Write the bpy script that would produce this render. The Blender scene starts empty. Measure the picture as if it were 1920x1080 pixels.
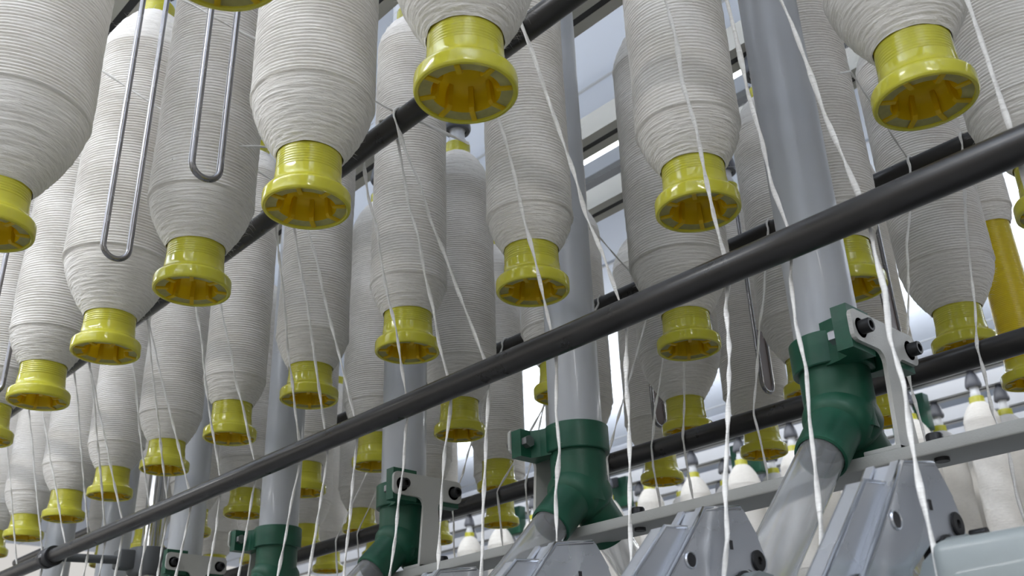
import bpy, math, random
import numpy as np
from mathutils import Matrix, Vector
C = bpy.context.scene.collection
PI = math.pi
rng = np.random.default_rng(7)
random.seed(7)
CZ = 1.45            # eye height
ZB = 1.8761          # level of all bobbin bases
PITCH_X, X0 = 0.21, 0.019

# ------------------------------------------------------------------ materials
def nt_new(name):
    m = bpy.data.materials.new(name); m.use_nodes = True
    nt = m.node_tree; b = nt.nodes['Principled BSDF']
    return m, nt, b
def N(nt, typ, **kw):
    n = nt.nodes.new(typ)
    for k, v in kw.items(): setattr(n, k, v)
    return n
def plain(name, col, rough=0.5, metal=0.0, noise=0.0, scale=40.0, bump=0.0, coat=0.0, spec=0.5, bscale=None):
    m, nt, b = nt_new(name)
    b.inputs['Base Color'].default_value = (*col, 1)
    b.inputs['Roughness'].default_value = rough
    b.inputs['Metallic'].default_value = metal
    b.inputs['Coat Weight'].default_value = coat
    b.inputs['Specular IOR Level'].default_value = spec
    tc = N(nt, 'ShaderNodeTexCoord')
    if noise > 0:
        n = N(nt, 'ShaderNodeTexNoise'); n.inputs['Scale'].default_value = scale; n.inputs['Detail'].default_value = 5
        nt.links.new(tc.outputs['Object'], n.inputs['Vector'])
        r = N(nt, 'ShaderNodeMapRange'); r.inputs['To Min'].default_value = 1 - noise; r.inputs['To Max'].default_value = 1 + noise * .5
        nt.links.new(n.outputs['Fac'], r.inputs['Value'])
        mx = N(nt, 'ShaderNodeMix', data_type='RGBA', blend_type='MULTIPLY'); mx.inputs['Factor'].default_value = 1
        mx.inputs['A'].default_value = (*col, 1)
        nt.links.new(r.outputs['Result'], mx.inputs['B'])
        nt.links.new(mx.outputs['Result'], b.inputs['Base Color'])
        r2 = N(nt, 'ShaderNodeMapRange'); r2.inputs['To Min'].default_value = max(0.02, rough - .1); r2.inputs['To Max'].default_value = min(1, rough + .12)
        nt.links.new(n.outputs['Fac'], r2.inputs['Value']); nt.links.new(r2.outputs['Result'], b.inputs['Roughness'])
    if bump > 0:
        n2 = N(nt, 'ShaderNodeTexNoise'); n2.inputs['Scale'].default_value = bscale or scale * 6; n2.inputs['Detail'].default_value = 3
        nt.links.new(tc.outputs['Object'], n2.inputs['Vector'])
        bp = N(nt, 'ShaderNodeBump'); bp.inputs['Strength'].default_value = bump; bp.inputs['Distance'].default_value = .001
        nt.links.new(n2.outputs['Fac'], bp.inputs['Height']); nt.links.new(bp.outputs['Normal'], b.inputs['Normal'])
    return m

def wool(name, col, fine=1.0):
    """cotton roving laid round a package: fibres streak round the axis"""
    m, nt, b = nt_new(name)
    L = nt.links.new
    tc = N(nt, 'ShaderNodeTexCoord'); sp = N(nt, 'ShaderNodeSeparateXYZ'); L(tc.outputs['Object'], sp.inputs[0])
    at = N(nt, 'ShaderNodeMath', operation='ARCTAN2'); L(sp.outputs['Y'], at.inputs[0]); L(sp.outputs['X'], at.inputs[1])
    oi = N(nt, 'ShaderNodeObjectInfo')
    def mul(s, k):
        n = N(nt, 'ShaderNodeMath', operation='MULTIPLY'); L(s, n.inputs[0]); n.inputs[1].default_value = k; return n.outputs[0]
    ln = N(nt, 'ShaderNodeVectorMath', operation='LENGTH'); L(tc.outputs['Object'], ln.inputs[0])
    cb = N(nt, 'ShaderNodeCombineXYZ'); L(mul(at.outputs[0], 4.5), cb.inputs[0]); L(mul(sp.outputs['Z'], 620 * fine), cb.inputs[1]); L(mul(oi.outputs['Random'], 60), cb.inputs[2])
    n1 = N(nt, 'ShaderNodeTexNoise'); n1.inputs['Scale'].default_value = 1; n1.inputs['Detail'].default_value = 4; n1.inputs['Distortion'].default_value = .9
    L(cb.outputs[0], n1.inputs['Vector'])
    n2 = N(nt, 'ShaderNodeTexNoise'); n2.inputs['Scale'].default_value = 22; n2.inputs['Detail'].default_value = 3
    L(tc.outputs['Object'], n2.inputs['Vector'])
    r1 = N(nt, 'ShaderNodeMapRange'); r1.inputs['From Min'].default_value = .25; r1.inputs['From Max'].default_value = .75
    r1.inputs['To Min'].default_value = .90; r1.inputs['To Max'].default_value = 1.05; L(n1.outputs['Fac'], r1.inputs['Value'])
    r2 = N(nt, 'ShaderNodeMapRange'); r2.inputs['To Min'].default_value = .95; r2.inputs['To Max'].default_value = 1.04; L(n2.outputs['Fac'], r2.inputs['Value'])
    mm = N(nt, 'ShaderNodeMath', operation='MULTIPLY'); L(r1.outputs[0], mm.inputs[0]); L(r2.outputs[0], mm.inputs[1])
    mx = N(nt, 'ShaderNodeMix', data_type='RGBA', blend_type='MULTIPLY'); mx.inputs['Factor'].default_value = 1; mx.inputs['A'].default_value = (*col, 1)
    L(mm.outputs[0], mx.inputs['B']); L(mx.outputs['Result'], b.inputs['Base Color'])
    b.inputs['Roughness'].default_value = .92; b.inputs['Specular IOR Level'].default_value = .12
    b.inputs['Sheen Weight'].default_value = .25; b.inputs['Sheen Roughness'].default_value = .6
    bp = N(nt, 'ShaderNodeBump'); bp.inputs['Strength'].default_value = .75; bp.inputs['Distance'].default_value = .0014
    L(n1.outputs['Fac'], bp.inputs['Height']); L(bp.outputs['Normal'], b.inputs['Normal'])
    return m

M = {}
M['wool'] = wool('cotton_winding', (.80, .77, .72))
M['strand'] = wool('cotton_strand', (.84, .825, .79), .6)
M['yellow'] = plain('yellow_plastic', (.63, .615, .055), .13, noise=.06, scale=30, coat=.3)
M['scuff'] = plain('scuffed_yellow', (.42, .40, .14), .55, noise=.55, scale=140)
M['socket_glow'] = plain('yellow_socket_glow', (.86, .62, .012), .35, noise=.06, scale=40)  # glow of light through the plastic put into a brighter, oranger colour
M['tube'] = plain('bright_yellow_tube', (.70, .58, .02), .2, noise=.05, scale=30, coat=.3)
M['pipe'] = plain('grey_white_pipe', (.47, .485, .51), .38, noise=.05, scale=6, coat=.15)
M['green'] = plain('green_plastic', (.008, .088, .048), .42, noise=.35, scale=45, bump=.1)
M['rod'] = plain('dark_rod_coating', (.019, .0172, .016), .29, noise=.2, scale=25, bump=.05)
M['black'] = plain('black_rubber', (.018, .018, .020), .5, noise=.2)
M['paint'] = plain('textured_grey_paint', (.50, .50, .47), .38, noise=.05, scale=30, bump=.35, bscale=900)
M['chan'] = plain('beam_grey_paint', (.42, .42, .39), .42, noise=.06, scale=20, bump=.2, bscale=700)
M['rail'] = plain('rail_beige_paint', (.50, .49, .44), .45, noise=.05, scale=10)
M['slot'] = plain('rail_slot_dark', (.03, .03, .032), .6)
M['steel'] = plain('pressed_steel', (.66, .68, .72), .27, metal=.82, noise=.06, scale=14)
M['wire'] = plain('stainless_wire', (.27, .265, .27), .24, metal=1, noise=.1, scale=80)
M['chrome'] = plain('chrome_post', (.60, .61, .63), .16, metal=1)
M['bolt'] = plain('bolt_black_oxide', (.03, .03, .032), .4, metal=.6, noise=.4, scale=300)
M['nut'] = plain('zinc_nut', (.35, .35, .36), .35, metal=.9, noise=.2, scale=200)
M['teal'] = plain('teal_grey_casting', (.24, .27, .27), .32, noise=.05, scale=30, coat=.2)
M['clamp'] = plain('dark_grey_clamp', (.11, .115, .12), .5, noise=.2, scale=40)
M['cup'] = plain('grey_holder_plastic', (.10, .105, .125), .38, noise=.1, scale=60)
M['stem'] = plain('white_holder_plastic', (.62, .63, .66), .3)
M['ceil'] = plain('ceiling_panel', (.60, .67, .80), .6, noise=.03, scale=1.5)
M['floor'] = plain('floor_concrete', (.22, .22, .21), .5, noise=.15, scale=3)
M['wall'] = plain('wall_white', (.72, .74, .76), .7, noise=.04, scale=2)
M['dark'] = plain('tray_black', (.015, .016, .018), .5)
M['grey'] = plain('batten_grey', (.40, .43, .47), .45)
M['leather'] = plain('brown_fibre', (.10, .055, .04), .4, noise=.2)
M['paper'] = plain('white_paper', (.86, .87, .9), .7)
M['red'] = plain('red_print', (.7, .06, .08), .6)
for q, k in (('yellow', .22), ('socket_glow', .45), ('scuff', .1), ('tube', .35)):
    nt = M[q].node_tree; b = nt.nodes['Principled BSDF']; out = nt.nodes['Material Output']
    tr = N(nt, 'ShaderNodeBsdfTranslucent'); tr.inputs['Color'].default_value = (.85, .66, .02, 1)
    mx = N(nt, 'ShaderNodeMixShader'); mx.inputs[0].default_value = k
    nt.links.new(b.outputs[0], mx.inputs[1]); nt.links.new(tr.outputs[0], mx.inputs[2]); nt.links.new(mx.outputs[0], out.inputs['Surface'])
m, nt, b = nt_new('lamp_diffuser'); b.inputs['Emission Color'].default_value = (.93, .97, 1, 1); b.inputs['Emission Strength'].default_value = 5; M['lamp'] = m
m, nt, b = nt_new('clear_acrylic')
b.inputs['Base Color'].default_value = (.90, .91, .92, 1); b.inputs['Roughness'].default_value = .08; b.inputs['IOR'].default_value = 1.35
b.inputs['Transmission Weight'].default_value = .88; M['clear'] = m

# ------------------------------------------------------------------ mesh helpers
class MB:
    def __init__(s): s.v = []; s.f = []; s.m = []; s.n = 0
    def add(s, V, F, mi=0):
        V = np.asarray(V, float); s.v.append(V)
        for f in F: s.f.append(tuple(int(i) + s.n for i in f)); s.m.append(mi)
        s.n += len(V); return s
    def grid(s, P, closed=True, mi=0, cap0=False, cap1=False):
        """P: rows x segs x 3"""
        P = np.asarray(P, float); nr, ns = P.shape[:2]
        F = []
        w = ns if closed else ns - 1
        for i in range(nr - 1):
            a = i * ns; c = a + ns
            for j in range(w):
                k = (j + 1) % ns
                F.append((a + j, a + k, c + k, c + j))
        if cap0: F.append(tuple(range(ns))[::-1])
        if cap1: F.append(tuple((nr - 1) * ns + j for j in range(ns)))
        return s.add(P.reshape(-1, 3), F, mi)
    def lathe(s, prof, seg=48, mi=0, cap0=False, cap1=False, axis=None):
        """prof: (r, z) list; axis: 4x4 matrix to place it"""
        a = np.arange(seg) * 2 * PI / seg
        P = np.stack([np.stack([r * np.cos(a), r * np.sin(a), np.full(seg, z)], 1) for r, z in prof])
        if axis is not None: P = (P.reshape(-1, 3) @ np.array(axis.to_3x3()).T + np.array(axis.translation)).reshape(P.shape)
        return s.grid(P, True, mi, cap0, cap1)
    def box(s, x0, x1, y0, y1, z0, z1, mi=0, bev=0.0):
        if bev <= 0:
            V = [(x, y, z) for z in (z0, z1) for y in (y0, y1) for x in (x0, x1)]
            F = [(0, 2, 3, 1), (4, 5, 7, 6), (0, 1, 5, 4), (2, 6, 7, 3), (0, 4, 6, 2), (1, 3, 7, 5)]
            return s.add(V, F, mi)
        bm = __import__('bmesh').new(); import bmesh
        bmesh.ops.create_cube(bm, size=1)
        for v in bm.verts: v.co = ((x0 + x1) / 2 + v.co.x * (x1 - x0), (y0 + y1) / 2 + v.co.y * (y1 - y0), (z0 + z1) / 2 + v.co.z * (z1 - z0))
        bmesh.ops.bevel(bm, geom=bm.edges[:], offset=bev, segments=3, affect='EDGES', profile=.5)
        bm.verts.index_update()
        V = [v.co[:] for v in bm.verts]; F = [[v.index for v in f.verts] for f in bm.faces]; bm.free()
        return s.add(V, F, mi)
    def prism(s, poly, d0, d1, axis='x', mi=0):
        """poly of 2D points extruded from d0 to d1 along the axis"""
        n = len(poly)
        def put(p, d): return (d, p[0], p[1]) if axis == 'x' else ((p[0], d, p[1]) if axis == 'y' else (p[0], p[1], d))
        V = [put(p, d0) for p in poly] + [put(p, d1) for p in poly]
        F = [tuple(range(n))[::-1], tuple(range(n, 2 * n))] + [(i, (i + 1) % n, n + (i + 1) % n, n + i) for i in range(n)]
        return s.add(V, F, mi)
    def tube(s, pts, rad, seg=12, mi=0, caps=True, ell=None):
        P = np.asarray(pts, float); n = len(P)
        rad = np.full(n, rad) if np.isscalar(rad) else np.asarray(rad)
        T = np.gradient(P, axis=0); T /= np.linalg.norm(T, axis=1)[:, None]
        up = np.array([1, 0, 0.]) if abs(T[0] @ np.array([1, 0, 0.])) < .9 else np.array([0, 1, 0.])
        rows = []; u = up
        a = np.arange(seg) * 2 * PI / seg
        for i in range(n):
            u = u - (u @ T[i]) * T[i]; u /= np.linalg.norm(u); w = np.cross(T[i], u)
            ca, sa = np.cos(a), np.sin(a)
            if ell is not None:
                th, k = ell[0][i], ell[1][i]
                x, y = ca * 1.0, sa * k
                ca, sa = x * math.cos(th) - y * math.sin(th), x * math.sin(th) + y * math.cos(th)
            rows.append(P[i] + rad[i] * (ca[:, None] * u + sa[:, None] * w))
        return s.grid(np.stack(rows), True, mi, caps, caps)
    def build(s, name, mats, parent=None, sharp=35, smooth=True):
        me = bpy.data.meshes.new(name)
        V = np.concatenate(s.v)
        me.from_pydata(V.tolist(), [], s.f)
        for mm in (mats if isinstance(mats, (list, tuple)) else [mats]): me.materials.append(mm)
        if len(set(s.m)) > 1: me.polygons.foreach_set('material_index', s.m)
        if smooth:
            me.shade_smooth()
            if sharp: me.set_sharp_from_angle(angle=math.radians(sharp))
        me.update()
        o = bpy.data.objects.new(name, me); C.objects.link(o)
        if parent is not None: o.parent = parent
        return o
def tag(o, label=None, cat=None, group=None, kind=None):
    if label: o['label'] = label
    if cat: o['category'] = cat
    if group: o['group'] = group
    if kind: o['kind'] = kind
    return o
def thing(name, label, cat, loc=(0, 0, 0), rz=0, group=None):
    o = bpy.data.objects.new(name, None); C.objects.link(o); o.empty_display_size = .05
    o.location = loc; o.rotation_euler = (0, 0, rz)
    return tag(o, label, cat, group)
def copy_tree(o, parent=None):
    c = o.copy(); C.objects.link(c); c.parent = parent
    for ch in list(o.children): copy_tree(ch, c)
    return c
ORD = ['first', 'second', 'third', 'fourth', 'fifth', 'sixth', 'seventh', 'eighth', 'ninth', 'tenth', 'eleventh', 'twelfth', 'thirteenth', 'fourteenth',
       'fifteenth', 'sixteenth', 'seventeenth', 'eighteenth', 'nineteenth', 'twentieth', 'twenty-first', 'twenty-second', 'twenty-third', 'twenty-fourth', 'twenty-fifth']
def rot_to(d):
    return Vector((0, 0, 1)).rotation_difference(Vector(d).normalized()).to_matrix().to_4x4()
def place(p, d):
    return Matrix.Translation(p) @ rot_to(d)

# ------------------------------------------------------------------ roving bobbins
def winding_mesh(R, z0=.047, z1=.478, rn=.0288, rt=.0222, pitch=.0036, seg=88, seed=0, fuzz=260, zlow=None, plain_w=False):
    r_ = np.random.default_rng(seed)
    hc = max(.026, .036 + 2.0 * (R - .045)); ht = max(.02, (R - rt) * 2.0)
    per = 3 if plain_w else 7
    zb0, zb1 = z0 + hc, z1 - ht
    st = r_.normal(0, 1, (2000, 34)); st = st + np.roll(st, 1, 1) + np.roll(np.roll(st, 1, 0), 1, 1) * .7
    nrid = max(4, int(round((zb1 - zb0) / pitch)))
    zs = np.concatenate([np.linspace(z0, zb0, 90)[:-1], np.linspace(zb0, zb1, nrid * per + 1), np.linspace(zb1, z1, 40 if not plain_w else 14)[1:]])
    th = np.arange(seg) * 2 * PI / seg
    wob = np.cumsum(r_.normal(0, .018, len(zs))); wob -= np.linspace(0, wob[-1], len(zs))
    step = np.interp(zs, np.linspace(z0, z1, 9), r_.normal(0, .0004, 9))
    P = np.zeros((len(zs), seg, 3))
    p1, p2, p3 = r_.uniform(0, 6.28, 3)
    for i, z in enumerate(zs):
        if z < zb0:
            t = (z - z0) / hc; r = rn + (R - .0013 - rn) * (1 - (1 - t) ** 1.60); amp = .00012; per_ph = z / .0021; body = 0
        elif z > zb1:
            t = (z1 - z) / ht; r = rt + (R - rt) * (1 - (1 - t) ** 1.5) ** .8; amp = .00022; per_ph = z / .002; body = 0
        else:
            r = R * (1 - .012 * (z - zb0) / (zb1 - zb0)) + step[i]; amp = .00165; per_ph = (z - zb0) / (zb1 - zb0) * nrid; body = 1
            r += .0006 * max(0, 1 - (z - zb0) / .012)
        ph = per_ph - th / (2 * PI) + wob[i] * .5 + .06 * np.sin(2 * th + p1 + z * 31)
        prof = np.abs(np.sin(PI * ph)) ** .8 if body else .5 + .5 * np.sin(2 * PI * ph)
        am = amp * (1 + .3 * np.sin(3 * th + p2 + z * 60))
        rr = r + am * (prof - .6) + (.00008 if body else .00024) * np.interp(th / (2 * PI) * 34, np.arange(35), np.append(st[int(z * 1700) % 2000], st[int(z * 1700) % 2000][0]))
        P[i, :, 0] = rr * np.cos(th); P[i, :, 1] = rr * np.sin(th); P[i, :, 2] = z
    mb = MB(); mb.grid(P)
    # loose fibre ends standing off the surface
    for _ in range(fuzz):
        k = r_.random()
        z = r_.uniform(z0, zb0) if k < .35 else (r_.uniform(zb1, z1) if k < .75 else r_.uniform(zb0, zb1))
        i = int(np.clip(np.searchsorted(zs, z), 1, len(zs) - 1)); j = r_.integers(seg)
        p = P[i, j]; n = np.array([math.cos(th[j]), math.sin(th[j]), r_.normal(0, .5)]); tg = np.array([-math.sin(th[j]), math.cos(th[j]), 0])
        d = n * r_.uniform(.25, 1) + tg * r_.normal(0, .9); d /= np.linalg.norm(d); Ln = r_.uniform(.003, .009) * (1.3 if k < .75 else .7)
        q1 = p + d * Ln * .5; q2 = p + d * Ln * .9 - np.array([0, 0, 1]) * Ln * r_.uniform(0, .35)
        w = .00011; s1 = np.cross(d, n + .01); s1 /= np.linalg.norm(s1) + 1e-9; s2 = np.cross(d, s1)
        ring = lambda c, rad: [c + rad * s1, c + rad * (-.5 * s1 + .87 * s2), c + rad * (-.5 * s1 - .87 * s2)]
        mb.add(ring(p, w) + ring(q1, w * .8) + [q2], [(0, 1, 4, 3), (1, 2, 5, 4), (2, 0, 3, 5), (3, 4, 6), (4, 5, 6), (5, 3, 6)])
    return mb
RF = .0374
def tube_prof(z0, z1, threads):
    pr = []
    rad = lambda z: .0283 - (.0283 - .0212) * (z - .03) / (.497 - .03)
    if threads:
        z = z0
        while z < z1 - 1e-6:
            for q, dr in ((0, -.00055), (.2, -.0001), (.5, 0), (.8, -.0001), (1, -.00055)):
                pr.append((rad(z + q * .0026) + dr, z + q * .0026))
            z += .0026
    else: pr = [(rad(z0), z0), (rad(z1), z1)]
    return pr
def flange_mb(spokes):
    mb = MB()
    out = [(.0345, .0006), (.0364, .0009), (.0372, .0019), (RF, .0032), (RF, .0112), (.0372, .0128), (.0361, .0143), (.0335, .0160), (.0312, .0180), (.0299, .0206), (.0292, .0240), (.0286, .031)]
    mb.lathe(out, 64)
    mb.lathe([(.0345, .0006), (.0338, .0012), (.0335, .0026)], 64)
    mb.lathe([(.0335, .0026), (.0250, .0032)], 64, 1)                       # worn foot ring
    mb.lathe([(.0250, .0032), (.0245, .005), (.0236, .014), (.0215, .0195), (.0175, .0225), (.012, .0235), (.0, .0240)], 48, 2)
    if spokes:
        for k in range(8): spoke_into(mb, k, 2)
    return mb
def spoke_into(mb, k, mi=0):
    a = (k + .5) * PI / 4
    poly = [(.0332, .0012), (.0332, .0050), (.0255, .0050), (.0225, .020), (.0185, .0225), (.0205, .0045), (.0222, .0018)]
    c, s = math.cos(a), math.sin(a); w = .0019
    V = [(p[0] * c - t * s, p[0] * s + t * c, p[1]) for t in (-w, w) for p in poly]; n = len(poly)
    mb.add(V, [tuple(range(n))[::-1], tuple(range(n, 2 * n))] + [(i, (i + 1) % n, n + (i + 1) % n, n + i) for i in range(n)], mi)
WOUND = {}
def make_proto(near, R, seed):
    root = bpy.data.objects.new('roving_bobbin', None); C.objects.link(root)
    fl = flange_mb(not near).build('base_flange', [M['yellow'], M['scuff'], M['socket_glow']], root)
    if near:
        for k in range(8):
            mb = MB(); spoke_into(mb, k); mb.build('spoke', M['socket_glow'], fl, smooth=False)
    t = MB(); t.lathe(tube_prof(.031, .083, True), 56); t.lathe(tube_prof(.083, .470, False), 32); t.lathe(tube_prof(.470, .497, True) + [(.0195, .4985), (.0175, .4975), (.0170, .49)], 56)
    t.build('tube', M['yellow'], root, sharp=0)
    w = winding_mesh(R, seed=seed, fuzz=420 if near else 160, z0=.045 + (seed % 3) * .003, seg=96 if near else 72); w.build('winding', M['wool'], root, sharp=0)
    return root
PROTO = {}
def bobbin(R, near, x, y, label, group, rz, zb=ZB):
    key = (round(R, 3), near)
    if key not in PROTO:
        o = make_proto(near, R, len(PROTO) + 11); PROTO[key] = o
    else: o = copy_tree(PROTO[key])
    o.location = (x, y, zb); o.rotation_euler = (0, 0, rz)
    return tag(o, label, 'bobbin', group)
ROWS = {  # row: (y, index range, phrase, radii by index)
 'Z': (-.187, [2, 4], 'outermost aisle-side row', {4: .066, 2: .056}),
 'A': (-.376, list(range(2, 8)), 'row before the dark upper rod', {2: .052, 3: .0545, 4: .052, 5: .060, 6: .048, 7: .050}),
 'B': (-.6417, list(range(1, 13)), 'row between upper rod and grey pipes', {1: .056, 2: .047, 3: .045, 4: .045, 5: .047, 6: .0445, 7: .048, 8: .047, 9: .050}),
 'C': (-.895, list(range(1, 12)), 'row just behind the grey pipes', {1: .056, 2: .044, 3: .060, 4: .050, 5: .056, 6: .052, 7: .050, 8: .054}),
 'D': (-1.158, list(range(1, 12)), 'second row behind the grey pipes', {2: .056, 3: .054, 4: .062, 5: .052, 6: .050}),
 'E': (-1.352, list(range(2, 12)), 'third row behind the grey pipes', {3: .060, 4: .052, 5: .056}),
}
SKIP = {('D', 1), ('Z', 99)}
rx = random.Random(5)
for rn_, (y, ks, phrase, radii) in ROWS.items():
    ks = [k for k in ks if (rn_, k) not in SKIP]
    for n, k in enumerate(ks):
        R = radii.get(k, .052 if k % 2 else .048)
        near = rn_ in 'ZAB' and k <= 6 or rn_ == 'C' and k <= 5 or (rn_ in 'D' and k <= 4)
        if (rn_, k) == ('E', 2): continue
        bobbin(R, near, X0 + PITCH_X * k, y, '%s roving bobbin, %s from the camera end, %s' % ('plump white' if R > .053 else 'white', ORD[n], phrase),
               'roving bobbins hanging on the spinning frame', rx.uniform(0, 6.28))
# the one that is nearly run out: bare yellow tube, some roving left at the top
e = thing('roving_bobbin', 'nearly empty bobbin, bare yellow tube with roving left only at its top', 'bobbin', (X0 + .42, -1.352, ZB), 1.1, 'roving bobbins hanging on the spinning frame')
flange_mb(True).build('base_flange', [M['yellow'], M['scuff'], M['socket_glow']], e)
t = MB(); t.lathe(tube_prof(.031, .497, True) + [(.0195, .4985), (.017, .49)], 56); t.build('tube', M['tube'], e, sharp=0)
winding_mesh(.0335, z0=.235, z1=.470, rn=.0262, rt=.0225, seed=91, fuzz=60).build('winding', M['wool'], e, sharp=0)

# ------------------------------------------------------------------ bobbin holders and their rails
def make_holder():
    r = bpy.data.objects.new('bobbin_holder', None); C.objects.link(r)
    MB().lathe([(.0, -.010), (.0140, -.008), (.0150, .0), (.0150, .012), (.0128, .016), (.0128, .030), (.0150, .034)], 28).build('stem', M['stem'], r)
    MB().lathe([(.0150, .030), (.0215, .030), (.0232, .034), (.0232, .040), (.0205, .054), (.0165, .066), (.0100, .076), (.0100, .084)], 28, cap1=True).build('cup', M['cup'], r)
    return r
HOLD = []
def holder(x, y, label, z=ZB + .497):
    o = make_holder() if not HOLD else copy_tree(HOLD[0]); HOLD.append(o)
    o.location = (x, y, z); return tag(o, label, 'bobbin holder', 'holders the bobbins hang from')
for rn_, ks in (('A', [4, 5, 6]), ('B', [4, 5, 6]), ('C', [3, 4, 5, 6]), ('D', [3, 4, 5, 6]), ('E', [3, 4, 5, 6, 7])):
    y = ROWS[rn_][0]
    for n, k in enumerate(ks):
        holder(X0 + PITCH_X * k, y, 'grey holder above the %s bobbin of the %s' % (ORD[ROWS[rn_][1].index(k)], ROWS[rn_][2]))
def rail_mb(y, x0, x1, z0, w=.052):
    mb = MB(); h = .045; s = .006
    prof = [(y - w / 2, z0 + h), (y - w / 2, z0), (y - s, z0), (y - s, z0 + .004), (y + s, z0 + .004), (y + s, z0), (y + w / 2, z0), (y + w / 2, z0 + h)]
    mb.prism(prof, x0, x1, 'x'); 
    return mb
RAILZ = ZB + .497 + .082
for rn_, ph in (('A', 'over the row before the upper rod'), ('B', 'over the row between upper rod and pipes'), ('C', 'over the row just behind the pipes'), ('D', 'over the second row behind the pipes'), ('E', 'over the outermost far row')):
    y = ROWS[rn_][0]
    r = thing('hanger_rail', 'beige slotted hanger rail ' + ph, 'rail', (0, y, RAILZ), 0, 'hanger rails above the bobbins')
    rail_mb(0, -.2, 4.2, 0).build('rail_channel', M['rail'], r, smooth=False)
    MB().box(-.19, 4.19, -.0058, .0058, .0005, .0035).build('rail_slot', M['slot'], r, smooth=False)

# ------------------------------------------------------------------ guide rods
YU, ZU, YF, ZF, YBK, YUB = -.513, 2.0576, -.597, 1.788, -.939, -1.023
RR = .012
def rod(name_label, y, z, x0, x1, joints=(), r=RR, bend=None):
    t = thing('guide_rod', name_label, 'rod', ((x0 + x1) / 2, y, z), 0, 'dark round guide rods')
    xs = np.linspace(x0, x1, 25)
    MB().tube([(x - (x0 + x1) / 2, 0, 0 if bend is None else bend(x)) for x in xs], r, 28).build('rod', M['rod'], t)
    for jx in joints:
        MB().lathe([(r, -.019), (r + .0045, -.019), (r + .0052, -.018), (r + .0052, -.006), (r + .0035, -.004), (r + .0035, .004), (r + .0052, .006), (r + .0052, .018), (r + .0045, .019), (r, .019)], 32,
                   axis=place((jx - (x0 + x1) / 2, 0, 0), (1, 0, 0))).build('joint_collar', M['black'], t)
        MB().box(jx - .006 - (x0 + x1) / 2, jx + .006 - (x0 + x1) / 2, r + .001, r + .0062, -.003, .003, bev=.001).build('collar_screw', M['nut'], t)
    return t
rod('thick dark front guide rod crossing the whole picture, white rovings hang behind it', YF, ZF, -.35, 3.2, (1.807,))
rod('dark upper guide rod running behind the big bobbins near the top', YU, ZU, -.2, 3.4)
rod('dark rear guide rod behind the green pipe fittings', YBK, ZF, -.2, 3.4)
rod('dark upper guide rod far behind the grey pipes, half hidden by bobbins', YUB, ZU, -.2, 3.4)

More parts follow.
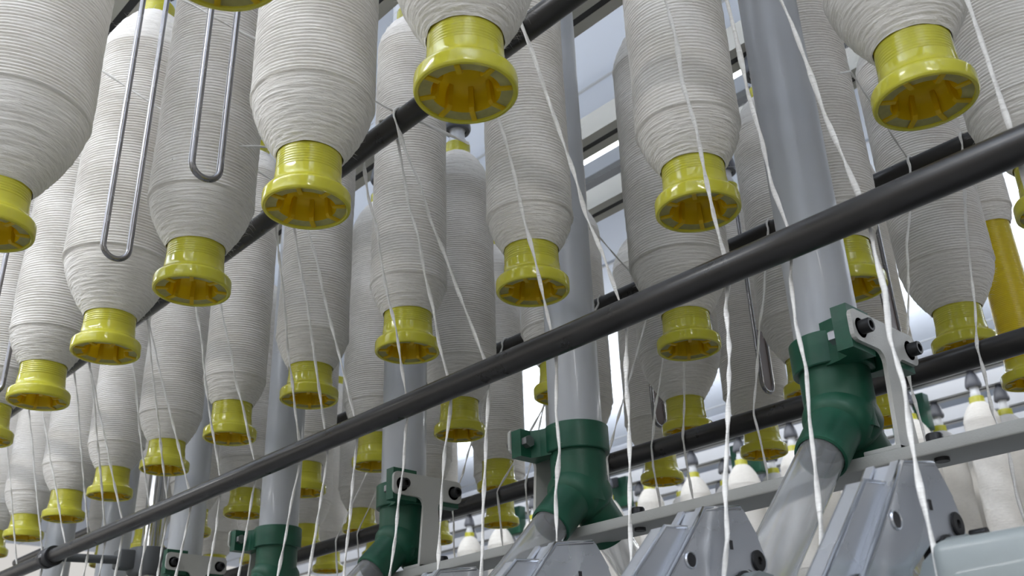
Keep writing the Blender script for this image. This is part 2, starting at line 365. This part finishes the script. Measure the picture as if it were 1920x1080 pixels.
# ------------------------------------------------------------------ suction pipes with green fittings
YC = -.768
def pipe_fitting(x, side, idx):
    """side = -1: ears, bolts and plate on the camera-ward side; +1 the other way round"""
    t = thing('suction_pipe', 'upright grey plastic suction pipe, %s from the camera end of its line' % ORD[idx], 'pipe', (x, YC, 1.752), 0, 'grey suction pipes along the frame')
    MB().lathe([(.0250, 0), (.0292, 0), (.0292, .95), (.0250, .95)], 48).build('pipe_wall', M['pipe'], t)
    f = thing('pipe_fitting', 'green forked pipe fitting clamped under the %s grey pipe from the camera end' % ORD[idx], 'pipe fitting', (x, YC, 1.700), 0 if side < 0 else PI, 'green forked pipe fittings')
    b = MB()
    b.lathe([(.0262, .050), (.0302, .050), (.0302, .020), (.0296, .004), (.0292, -.008)], 48)
    # two legs leaving at 45 degrees, swelling from the trunk
    for sgn in (1, -1):
        A = Matrix.Translation((0, 0, .010)) @ rot_to((0, sgn, -1))
        b.lathe([(.0298, -.004), (.0296, .012), (.0285, .020), (.0262, .024), (.0232, .026), (.0225, .030), (.0222, .062), (.0216, .066), (.0196, .067), (.0190, .060), (.0190, .030)], 44, axis=A)
    b.lathe([(.0, -.026), (.012, -.0245), (.0215, -.018), (.027, -.006), (.0292, .006)], 40)
    b.build('fork_body', M['green'], f)
    cl = MB(); cl.lathe([(.0285, .0495), (.0300, .046), (.0342, .046), (.0350, .047), (.0350, .0745), (.0342, .0755), (.0296, .0755)], 48)
    cl.build('clamp_collar', M['green'], f)
    for sy in (1, -1):
        ea = MB()
        y0, y1 = (.026, .052) if sy > 0 else (-.052, -.026)
        # clamp ear: wedge rising out of the collar toward the bolt side
        e_ = [(-.0485, .016), (-.0485, .052), (-.034, .052), (-.034, .037), (-.024, .0325), (-.010, .030), (-.010, .020)]
        if sy < 0: e_ = [(a_, -b_) for a_, b_ in e_][::-1]
        ea.prism(e_, .044, .083 if sy > 0 else .074, 'z')
        o = ea.build('clamp_ear', M['green'], f, smooth=False)
        MB().lathe([(.0, -.004), (.0068, -.004), (.0068, .004), (.0, .004)], 6, axis=place((-.031, sy * .0445, .060), (1, 0, 0))).build('nut', M['nut'], f, smooth=False)
        bo = MB(); bo.lathe([(.0062, 0), (.0062, .0085), (.0056, .0095), (.0036, .0095), (.0032, .005), (0, .005)], 24, axis=place((-.0525, sy * .041, .062), (-1, 0, 0)))
        bo.lathe([(.0088, 0), (.0088, -.0014)], 24, axis=place((-.0525, sy * .041, .062), (-1, 0, 0)), cap0=True, cap1=True)
        bo.build('bolt', M['bolt'], f)
    br = thing('steel_bracket', 'grey T-shaped steel bracket bolted to the %s green fitting from the camera end' % ORD[idx], 'bracket', (x, YC, 1.6655), 0 if side < 0 else PI, 'grey T-shaped brackets on the beam')
    R_ = .006
    def arc(cy, cz, a0, a1, r=R_, n=5): return [(cy + r * math.cos(a), cz + r * math.sin(a)) for a in np.linspace(a0, a1, n)]
    H = .0975; zz = H - .012; top = .112; sw = .0175; of = -.004
    poly = [(of - sw, 0), (of + sw, 0)]
    poly += arc(of + sw + .004, .074, PI, PI / 2, .010)[0:5]
    poly += [(.044, .084)] + arc(.047, .091, -PI / 2, 0, .007) + arc(.047, top - .007, 0, PI / 2, .007)
    poly += arc(-.047, top - .007, PI / 2, PI, .007) + arc(-.047, .091, PI, 1.5 * PI, .007) + [(-.044, .084)]
    poly += arc(of - sw - .004, .074, PI / 2, 0, .010)
    MB().prism(poly, -.0525, -.0487, 'x').build('bracket_plate', M['paint'], br, smooth=False)
    MB().box(-.0525, -.020, of - sw, of + sw, -.0005, .0035, bev=.001).build('bracket_foot', M['paint'], br)
    for sgn, nm in ((1, 'on the aisle side'), (-1, 'on the far side')):
        p0 = np.array([0, sgn * .026, -.026]) * 1.0
        tb = thing('clear_tube', 'clear plastic suction tube leaving the %s green fitting %s' % (ORD[idx], nm), 'tube', (x, YC, 1.710), 0, 'clear suction tubes')
        d = Vector((0, sgn, -1)).normalized(); L = .36 if sgn > 0 else .16
        pr = [(.0188, .050), (.0188, L), (.0172, L), (.0172, .050), (.0188, .050)]
        MB().lathe(pr, 40, axis=rot_to(d)).build('tube_wall', M['clear'], tb)
for i in range(7): pipe_fitting(.4065 + .3128 * i, -1 if i % 2 == 0 else 1, i)

bm_ = thing('cross_beam', 'long grey painted flat beam running under the green fittings', 'beam', (0, -.775, 1.650))
MB().box(-.25, 3.2, -.027, .022, .0042, .0152, bev=.0015).build('beam_body', M['chan'], bm_, sharp=30)
for i in range(7):
    x = .4065 + .3128 * i - .072
    o = MB().lathe([(.0068, .0150), (.0068, .024), (.006, .0255), (0, .0255)], 20, axis=Matrix.Translation((x, 0, 0))).build('beam_bolt', M['bolt'], bm_)
    o = MB().lathe([(.0, .0012), (.0058, .0012), (.0058, .0045)], 18, axis=Matrix.Translation((x - .004, .004, 0))).build('bolt_end', M['bolt'], bm_)

# chrome post with the clamp that carries the front rod
p = thing('support_post', 'shiny round steel post behind the front rod', 'post', (1.807, -.772, 1.40))
MB().lathe([(.0185, 0), (.0185, 1.06)], 40, cap0=True, cap1=True).build('post_shaft', M['chrome'], p)
k = thing('rod_clamp', 'dark grey clamp block on the shiny post holding the front rod', 'clamp', (1.807, -.772, 1.797))
MB().lathe([(.0190, -.024), (.036, -.024), (.038, -.020), (.038, .018), (.036, .022), (.0190, .022)], 36).build('clamp_block', M['clamp'], k)
MB().box(-.016, .016, .030, .062, -.018, .016, bev=.004).build('clamp_jaw', M['clamp'], k)
MB().tube([(0, .05, -.002), (0, .1755, -.008)], .0075, 16).build('clamp_arm', M['clamp'], k)

# ------------------------------------------------------------------ stainless wire loops between the bobbins
def wire_loop(x, y, zb, top, label, w=.028):
    t = thing('wire_loop', label, 'wire loop', (x, y, zb), 0, 'stainless wire loops hanging between bobbins')
    r = w / 2; a = np.linspace(0, PI, 15)
    pts = [(0, r, top)] + [(0, r, z) for z in np.linspace(top * .9, r + .01, 6)] + [(0, r * math.cos(q), r - r * math.sin(q)) for q in a] + [(0, -r, z) for z in np.linspace(r + .01, top * .9, 6)] + [(0, -r, top)]
    MB().tube(pts, .0032, 14).build('wire', M['wire'], t)
    if y < -1: MB().prism([(r * math.cos(q), r - r * math.sin(q)) for q in a] + [(-r, .10), (r, .10)], -.0011, .0011, 'x').build('tongue', M['leather'], t, smooth=False)
for n, (x, y, z) in enumerate(((.766, -.335, 1.947), (.968, -.335, 1.944), (1.345, -.335, 1.90))):
    wire_loop(x, y, z, .52, 'long bent stainless wire loop, %s from the camera end before the upper rod' % ORD[n])
for n in range(5):
    wire_loop(.562 + .21 * n, -1.25, 1.936, .30, 'long bent wire loop on the far side of the pipes, %s from the camera end' % ORD[n])

# ------------------------------------------------------------------ pressed steel weighting arms
def arm(x, n):
    t = thing('weighting_arm', 'pressed steel weighting arm lever, %s from the camera end under the beam' % ORD[n], 'lever', (x, -.55, 1.555), 0, 'pressed steel weighting arms')
    off = np.array([-.55, 1.555])
    side = [(-.5431, 1.5965), (-.5847, 1.6030), (-.5880, 1.6010), (-.6010, 1.5845), (-.6004, 1.5835), (-.6075, 1.5690), (-.6068, 1.5620), (-.6016, 1.5593), (-.592, 1.5592), (-.585, 1.5610), (-.577, 1.5590), (-.566, 1.5545), (-.558, 1.5520), (-.5305, 1.535), (-.520, 1.505), (-.455, 1.495), (-.478, 1.5277), (-.506, 1.5563)]
    S = [(a - off[0], b - off[1]) for a, b in side]
    ht = .0012; W = .0215
    for x0, nm in ((0, 'side_plate'), (W, 'side_plate')):
        mb = MB(); mb.prism(S, x0, x0 + ht, 'x'); mb.build(nm, M['steel'], t, smooth=False)
    # rounded front ridges along each plate edge, bridge at the top
    ridge = [(-.5840, 1.6025), (-.5431, 1.5965), (-.5245, 1.5760), (-.506, 1.5563), (-.500, 1.5500), (-.478, 1.5277), (-.455, 1.497)]
    R3 = [(a - off[0], b - off[1]) for a, b in ridge]
    for x0, q in ((0.0012, 1), (W, -1)):
        MB().tube([(x0, a, b) for a, b in R3], .0021, 12).build('rolled_edge', M['chrome'], t)
        MB().prism([(R3[1][0], R3[1][1]), (R3[5][0], R3[5][1]), (R3[5][0] + .0014, R3[5][1] + .0014), (R3[1][0] + .0014, R3[1][1] + .0014)], x0, x0 + q * .005, 'x').build('edge_flange', M['steel'], t, smooth=False)
    MB().prism([(R3[0][0], R3[0][1]), (R3[1][0], R3[1][1]), (R3[1][0] + .008, R3[1][1] - .010), (R3[1][0] + .0065, R3[1][1] - .0108), (R3[1][0] - .0012, R3[1][1] - .0016), (R3[0][0], R3[0][1] - .0014)], .0008, W + .0004, 'x').build('top_bridge', M['steel'], t, smooth=False)
    # nested inner lever
    f = [(-.506, 1.5815), (-.440, 1.5170), (-.470, 1.4950), (-.560, 1.5700), (-.556, 1.5860)]
    F = [(a - off[0], b - off[1]) for a, b in f]
    lv = MB(); lv.prism(F, .0050, .0062, 'x'); lv.prism(F, .0158, .0170, 'x')
    lv.prism([F[0], F[1], (F[1][0] - .001, F[1][1] - .001), (F[0][0] - .001, F[0][1] - .001)], .0050, .0170, 'x')
    lv.prism([F[0], F[4], (F[4][0], F[4][1] - .0012), (F[0][0], F[0][1] - .0012)], .0050, .0170, 'x')
    o = lv.build('inner_lever', M['steel'], t, smooth=False)
    MB().tube([(.0055, F[4][0], F[4][1]), (.0055, F[0][0], F[0][1]), (.0055, F[1][0], F[1][1])], .0014, 8).build('lever_edge', M['chrome'], o)
    # rivet hole, slot, pivot bolt
    def disc(a, b, r, nm, mat, ring=None):
        A = place((-.0002, a - off[0], b - off[1]), (-1, 0, 0))
        m2 = MB(); m2.lathe([(r, 0), (r, .0004), (0, .0004)], 24, axis=A); m2.build(nm, mat, t)
        if ring: MB().lathe([(r, 0), (r, .0008), (r + ring * .5, .0011), (r + ring, .0)], 24, axis=A).build('hole_rim', M['steel'], t)
    disc(-.5218, 1.5611, .0046, 'hole', M['black'], .0012)
    MB().box(-.0006, .0, -.5690 - off[0], -.5660 - off[0], 1.5725 - off[1], 1.5785 - off[1]).build('stamped_slot', M['black'], t, smooth=False)
    A = place((-.0002, -.5965 - off[0], 1.5676 - off[1]), (-1, 0, 0))
    MB().lathe([(.0074, 0), (.0074, .0012), (.0066, .0018), (.0028, .0018), (.0024, .0004), (0, .0004)], 28, axis=A).build('pivot_bolt', M['bolt'], t)
    if n == 0: MB().tube([(-.004, -.6045 - off[0], 1.5615 - off[1]), (-.014, -.6045 - off[0], 1.5615 - off[1])], .0032, 12).build('pivot_pin', M['bolt'], t)
    # cast fork that the lever sits on
    fk = [(-.592, 1.5560), (-.576, 1.5575), (-.560, 1.5505), (-.540, 1.5400), (-.530, 1.5290), (-.525, 1.500), (-.600, 1.500)]
    MB().prism([(a - off[0], b - off[1]) for a, b in fk], -.0140, -.0016, 'x').build('cast_fork', M['teal'], t, smooth=False)
    MB().tube([(.010, -.578 - off[0], 1.549 - off[1]), (-.002, -.578 - off[0], 1.549 - off[1])], .0105, 24).build('hinge_boss', M['black'], t)
for n in range(6): arm(.256 + .1402 * n, n)
t = thing('arm_body', 'teal grey cast body beside the biggest steel lever, at the lower edge of the view', 'machine part', (.19, -.56, 1.521))
MB().box(-.14, .0465, -.03, .05, -.035, .0245, bev=.007).build('casting', M['teal'], t)
t = thing('end_clip', 'small bright steel clip on the roving above the teal casting', 'clip', (.180, -.60, 1.560))
MB().box(-.010, .0, -.008, .008, 0, .016, bev=.001).build('clip_plate', M['steel'], t)
MB().box(-.012, .001, -.009, .009, -.0012, .0006).build('clip_edge', M['black'], t, smooth=False)

# ------------------------------------------------------------------ rovings
def arc_yz(y, z, r, a0, a1, n=9):
    return [(y + r * math.cos(a), z + r * math.sin(a)) for a in np.linspace(a0, a1, n)]
def strand(pts, label, r0=.00165, seed=0, group='rovings on their way down to the levers', taper=None):
    r_ = np.random.default_rng(seed)
    P = np.array(pts, float); d = np.concatenate([[0], np.cumsum(np.linalg.norm(np.diff(P, axis=0), axis=1))])
    n = max(24, int(d[-1] / .0035)); s = np.linspace(0, d[-1], n)
    Q = np.stack([np.interp(s, d, P[:, i]) for i in range(3)], 1)
    kn = max(4, int(d[-1] / .035))
    jit = lambda a: np.interp(s, np.linspace(0, d[-1], kn), r_.normal(0, a, kn))
    env = np.minimum(1, np.minimum(s, d[-1] - s) / .03)
    Q[:, 0] += jit(.0014) * env; 
    kf = max(6, int(d[-1] / .012))
    rad = r0 * (1 + np.interp(s, np.linspace(0, d[-1], kf), r_.normal(0, .16, kf)))
    if taper is not None: rad *= np.interp(s / d[-1], [0, 1], taper)
    th = s / r_.uniform(.009, .014) + r_.uniform(0, 6); kk = np.clip(.62 + jit(.08), .45, .9)
    mb = MB(); mb.tube(Q, rad, 9, ell=(th, kk))
    for _ in range(int(d[-1] * 120)):
        i = r_.integers(2, n - 2); dd = r_.normal(0, 1, 3); dd /= np.linalg.norm(dd); q = Q[i] + dd * r_.uniform(.002, .006)
        s1 = np.cross(dd, [.3, .5, .8]); s1 /= np.linalg.norm(s1); s2 = np.cross(dd, s1); w = .00009
        mb.add([Q[i] + w * s1, Q[i] + w * (-.5 * s1 + .87 * s2), Q[i] + w * (-.5 * s1 - .87 * s2), q], [(0, 1, 3), (1, 2, 3), (2, 0, 3)])
    o = mb.build('roving_strand', M['strand'], sharp=0)
    return tag(o, label, 'roving', group)
# (x on the upper rod, x on the front rod, drift in y per unit of fall below it, over the front of the upper rod?)
FRONT = [(.1537, .1691, .09, 0), (.2858, .2751, .337, 0, -.130), (.3195, .340, .111, 0), (.3691, .3993, .279, 0, -.049), (.5056, .5061, .083, 1), (.5792, .5895, .077, 0), (.6985, .6844, .148, 1, -.082),
         (.7297, .7429, .11, 0), (.7898, .8124, .121, 0), (.916, .9083, .073, 0), (.9388, .9682, .11, 0), (.9777, 1.0291, .148, 0), (1.1401, 1.1327, .116, 0),
         (1.1974, 1.2263, .067, 0), (1.3417, 1.313, .111, 0), (1.3444, 1.3867, .05, 0), (1.4057, 1.4463, .056, 0), (1.5602, 1.5386, .069, 0), (1.5563, 1.6059, .057, 0),
         (1.62, 1.6743, .03, 0), (1.7789, 1.7699, .10, 0), (1.8365, 1.8782, .09, 0), (1.9585, 2.0112, .09, 0)]
for i, (xt, xb, s, fr, *dx) in enumerate(sorted(FRONT, key=lambda q: q[1])):
    dx = dx[0] if dx else 0
    g = .0018
    if fr: top = [(xt, y, z) for y, z in arc_yz(YU, ZU, RR + g, PI * .85, -PI * .05)]
    else: top = [(xt, y, z) for y, z in arc_yz(YU, ZU, RR + g, PI * .25, PI * 1.12)]
    if i == 6: top = [(.695, -.598, 2.062)] + top
    bot = [(xb, y, z) for y, z in arc_yz(YF, ZF, RR + g, PI * .93, PI * 1.03, 4)]
    zl = 1.43
    low = [(xb + dx * (1.785 - z), YF - RR - g + s * (1.785 - z), z) for z in (1.72, 1.6, 1.5, zl)]
    strand(top + bot + low, 'white roving hanging behind the front guide rod, %s from its camera end' % ORD[i], .0019 if i < 7 else .00175, 100 + i)
BACK = [(.3342, .3413), (.3961, .4107), (.5896, .5929), (.7155, .6956), (.7414, .7449), (.7706, .8154), (.959, .9662), (.887, 1.0214), (1.0989, 1.1241), (1.2968, 1.3672), (1.3556, 1.4288)]
for i, (xt, xb) in enumerate(sorted(BACK, key=lambda q: q[1])):
    g = .0018
    top = [(xt, y, z) for y, z in arc_yz(YUB, ZU, RR + g, PI * .75, -PI * .1)]
    bot = [(xb, y, z) for y, z in arc_yz(YBK, ZF, RR + g, .22, -.25, 6)]
    low = [(xb, YBK + RR - .0005 - .06 * (1.784 - z), z) for z in (1.70, 1.6, 1.5)]
    strand(top + bot + low, 'white roving bent over the rear guide rod, %s from its camera end' % ORD[i], .0016, 200 + i)
strand([(1.053, -.235, 2.250), (1.02, -.30, 2.205), (.9205, YU + .004, ZU + .0138), (.921, YU - .0125, ZU + .006)], 'thin roving leading past the huge outer bobbin behind a wire loop', .0014, 301, 'leads from bobbins to the upper rod')
strand([(.806, -.237, 2.172), (.785, -.30, 2.149), (.7087, YU + .004, ZU + .0138), (.709, YU - .0125, ZU + .006)], 'thin roving slanting behind the top of the first wire loop', .0014, 302, 'leads from bobbins to the upper rod')
strand([(.835, -.329, 2.00), (.8105, -.3715, 2.021), (.8042, YU + .004, ZU + .0138), (.804, YU - .0125, ZU + .006)], 'thin roving leading level from a bobbin to the upper rod', .0014, 303, 'leads from bobbins to the upper rod')
strand([(.385, -.852, 2.10), (.372, -.852, 2.095), (.385, -.93, 2.085), (.4004, YUB + .004, ZU + .0138), (.400, YUB - .0125, ZU + .006)], 'thin roving leading from a bobbin behind the first grey pipe to the rod behind', .0012, 304, 'leads from bobbins to the upper rod')
strand([(.7728, -.865, 2.09), (.795, -.95, 2.08), (.8175, YUB + .004, ZU + .0138), (.818, YUB - .0125, ZU + .006)], 'thin roving slanting across the bright gap behind the second grey pipe', .0012, 305, 'leads from bobbins to the upper rod')

# ------------------------------------------------------------------ the next spinning frame across the aisle
YM = -3.50
far_rows = [(-2.915, 'first'), (-3.11, 'second'), (-3.37, 'third'), (-3.63, 'fourth')]
FP = {}
def far_bobbin(R, x, y, label):
    if R not in FP:
        r = bpy.data.objects.new('roving_bobbin', None); C.objects.link(r)
        MB().lathe([(0, 0), (.0345, .0006), (RF, .0045), (RF, .0135), (.034, .0192), (.0302, .024), (.0285, .031), (.0283, .06)], 28).build('base_flange', M['yellow'], r)
        MB().lathe([(.0235, .440), (.0212, .497), (.017, .498), (.017, .49)], 28).build('tube', M['yellow'], r)
        winding_mesh(R, seed=int(R * 1e4), fuzz=0, seg=44).build('winding', M['wool'], r, sharp=0); FP[R] = r; o = r
    else: o = copy_tree(FP[R])
    o.location = (x, y, ZB); o.rotation_euler = (0, 0, rx.uniform(0, 6)); return tag(o, label, 'bobbin', 'roving bobbins on the next frame')
for q, (y, nm) in enumerate(far_rows):
    for n in range(13 if q < 3 else 10):
        x = .90 + .21 * n + (.21 if q else 0)
        far_bobbin((.056, .050, .060)[(n + q) % 3], x, y, 'distant white bobbin on the next frame, %s row, %s from the camera end' % (nm, ORD[n]))
        o = holder(x, y, 'grey cup holder on the next frame, %s row, %s from the camera end' % (nm, ORD[n])); o['group'] = 'holders on the next frame'
    r = thing('hanger_rail', 'white hanger rail of the next frame over its %s row' % nm, 'rail', (0, y, RAILZ), 0, 'hanger rails of the next frame')
    rail_mb(0, .2, 6.5, 0).build('rail_channel', M['stem'], r, smooth=False)
    MB().box(.22, 6.4, -.0058, .0058, .0005, .0035).build('rail_slot', M['slot'], r, smooth=False)
for n in range(4):
    t = thing('rail_bracket', 'dark green block under the rails of the next frame, %s from the camera end' % ORD[n], 'bracket', (1.35 + .62 * n, -2.99, RAILZ - .02), 0, 'green blocks on the next frame')
    MB().box(-.06, .06, -.02, .02, -.10, .018, bev=.004).build('block', M['green'], t)
    MB().box(-.02, .02, -.03, .03, -.02, .02, bev=.004).build('block_cap', M['cup'], t)

# ------------------------------------------------------------------ hall
def struct(name, mb, mat): return tag(mb.build(name, mat, smooth=False), kind='structure')
struct('floor', MB().box(-9, 12, -9, 7, -.1, 0), M['floor'])
struct('ceiling', MB().box(-9, 12, -9, 7, 3.8, 3.9), M['ceil'])
struct('wall_back', MB().box(-9, 12, -9.1, -9, 0, 3.8), M['wall'])
mb = MB()
for i in range(14): mb.box(-9, 12, -9 + .6 * i - .006, -9 + .6 * i + .006, 3.794, 3.8)
struct('trim_1', mb, M['grey'])
t = thing('cable_tray', 'black cable tray running along under the ceiling behind the frame', 'cable tray', (2, -2.117, 3.1))
MB().box(-5, 6, -.022, .022, 0, .05).build('tray_body', M['dark'], t, smooth=False)
t = thing('air_duct', 'grey metal duct running along under the ceiling behind the frame', 'duct', (2, -2.035, 3.1))
MB().box(-5, 6, -.012, .012, 0, .05).build('duct_body', M['grey'], t, smooth=False)
def lamp(y, x, L, nm, E, U, z=2.95):
    t = thing('ceiling_lamp', nm, 'lamp', (x, y, z), 0, 'long hanging lamps')
    MB().box(-L / 2, L / 2, -.09, .09, .02, .08, bev=.004).build('lamp_housing', M['stem'], t)
    MB().box(-L / 2 + .02, L / 2 - .02, -.075, .075, .0, .02).build('lamp_diffuser', M['lamp'], t, smooth=False)
    for nm2, e, zz, rx_ in (('lamp_light', E, -.006, 0), ('added_uplight', U, .09, PI)):  # the upward light is added to brighten the ceiling
        ld = bpy.data.lights.new(nm2, 'AREA'); ld.shape = 'RECTANGLE'; ld.size = L - .05; ld.size_y = .15; ld.energy = e; ld.color = (1.0, .985, .955)
        o = bpy.data.objects.new(nm2, ld); C.objects.link(o); o.parent = t; o.location = (0, 0, zz); o.rotation_euler = (rx_, 0, 0)
for n_, x_ in enumerate((-1.6, 1.1, 3.8)): lamp(.85, x_, 1.4, 'hanging lamp above the aisle beside the frame, %s from the camera end' % ORD[n_], 13, 52)
lamp(-2.15, 1.8, 7.0, 'long hanging lamp above the aisle behind the frame', 26, 7, 3.2)
lamp(-4.9, 2.5, 8.0, 'added unseen lamp brightening the background behind the next frame', 40, 110, 3.2)  # made-up lamp, added to lift the dark far wall and ceiling
lamp(3.8, 1.2, 6.0, 'long hanging lamp above the aisle behind the camera', 40, 150)
b_ = thing('bounce_blocker', 'unseen dark block added below the levers to stop floor bounce', 'machine', (1.8, -.77, 0))
MB().box(-3.0, 3.0, -.40, .33, 0, 1.36, bev=.02).build('blocker_body', M['clamp'], b_)  # out-of-view block, added to keep light from bouncing up off the floor

# ------------------------------------------------------------------ world, camera, view
w = bpy.data.worlds.new('hall_light'); bpy.context.scene.world = w; w.use_nodes = True
bg = w.node_tree.nodes['Background']; bg.inputs['Color'].default_value = (1.0, .975, .94, 1); bg.inputs['Strength'].default_value = .52
cd = bpy.data.cameras.new('camera'); cam = bpy.data.objects.new('camera', cd); C.objects.link(cam)
F_, yaw, pit, rol = 1863.12, math.radians(-43.34828), math.radians(25.38524), math.radians(-1.97084)
fwd = Vector((math.cos(pit) * math.cos(yaw), math.cos(pit) * math.sin(yaw), math.sin(pit)))
r0 = fwd.cross(Vector((0, 0, 1))).normalized(); u0 = r0.cross(fwd)
rr = math.cos(rol) * r0 + math.sin(rol) * u0; uu = -math.sin(rol) * r0 + math.cos(rol) * u0
mt = Matrix(((rr.x, uu.x, -fwd.x, 0), (rr.y, uu.y, -fwd.y, 0), (rr.z, uu.z, -fwd.z, CZ), (0, 0, 0, 1)))
cam.matrix_world = mt
cd.sensor_width = 36; cd.lens = F_ / 1920 * 36; cd.clip_start = .02
cd.dof.use_dof = True; cd.dof.focus_distance = .95; cd.dof.aperture_fstop = 15
s = bpy.context.scene; s.camera = cam
s.view_settings.view_transform = 'Standard'; s.view_settings.look = 'None'; s.view_settings.exposure = 0.34; s.view_settings.gamma = 1
s.view_settings.use_curve_mapping = False
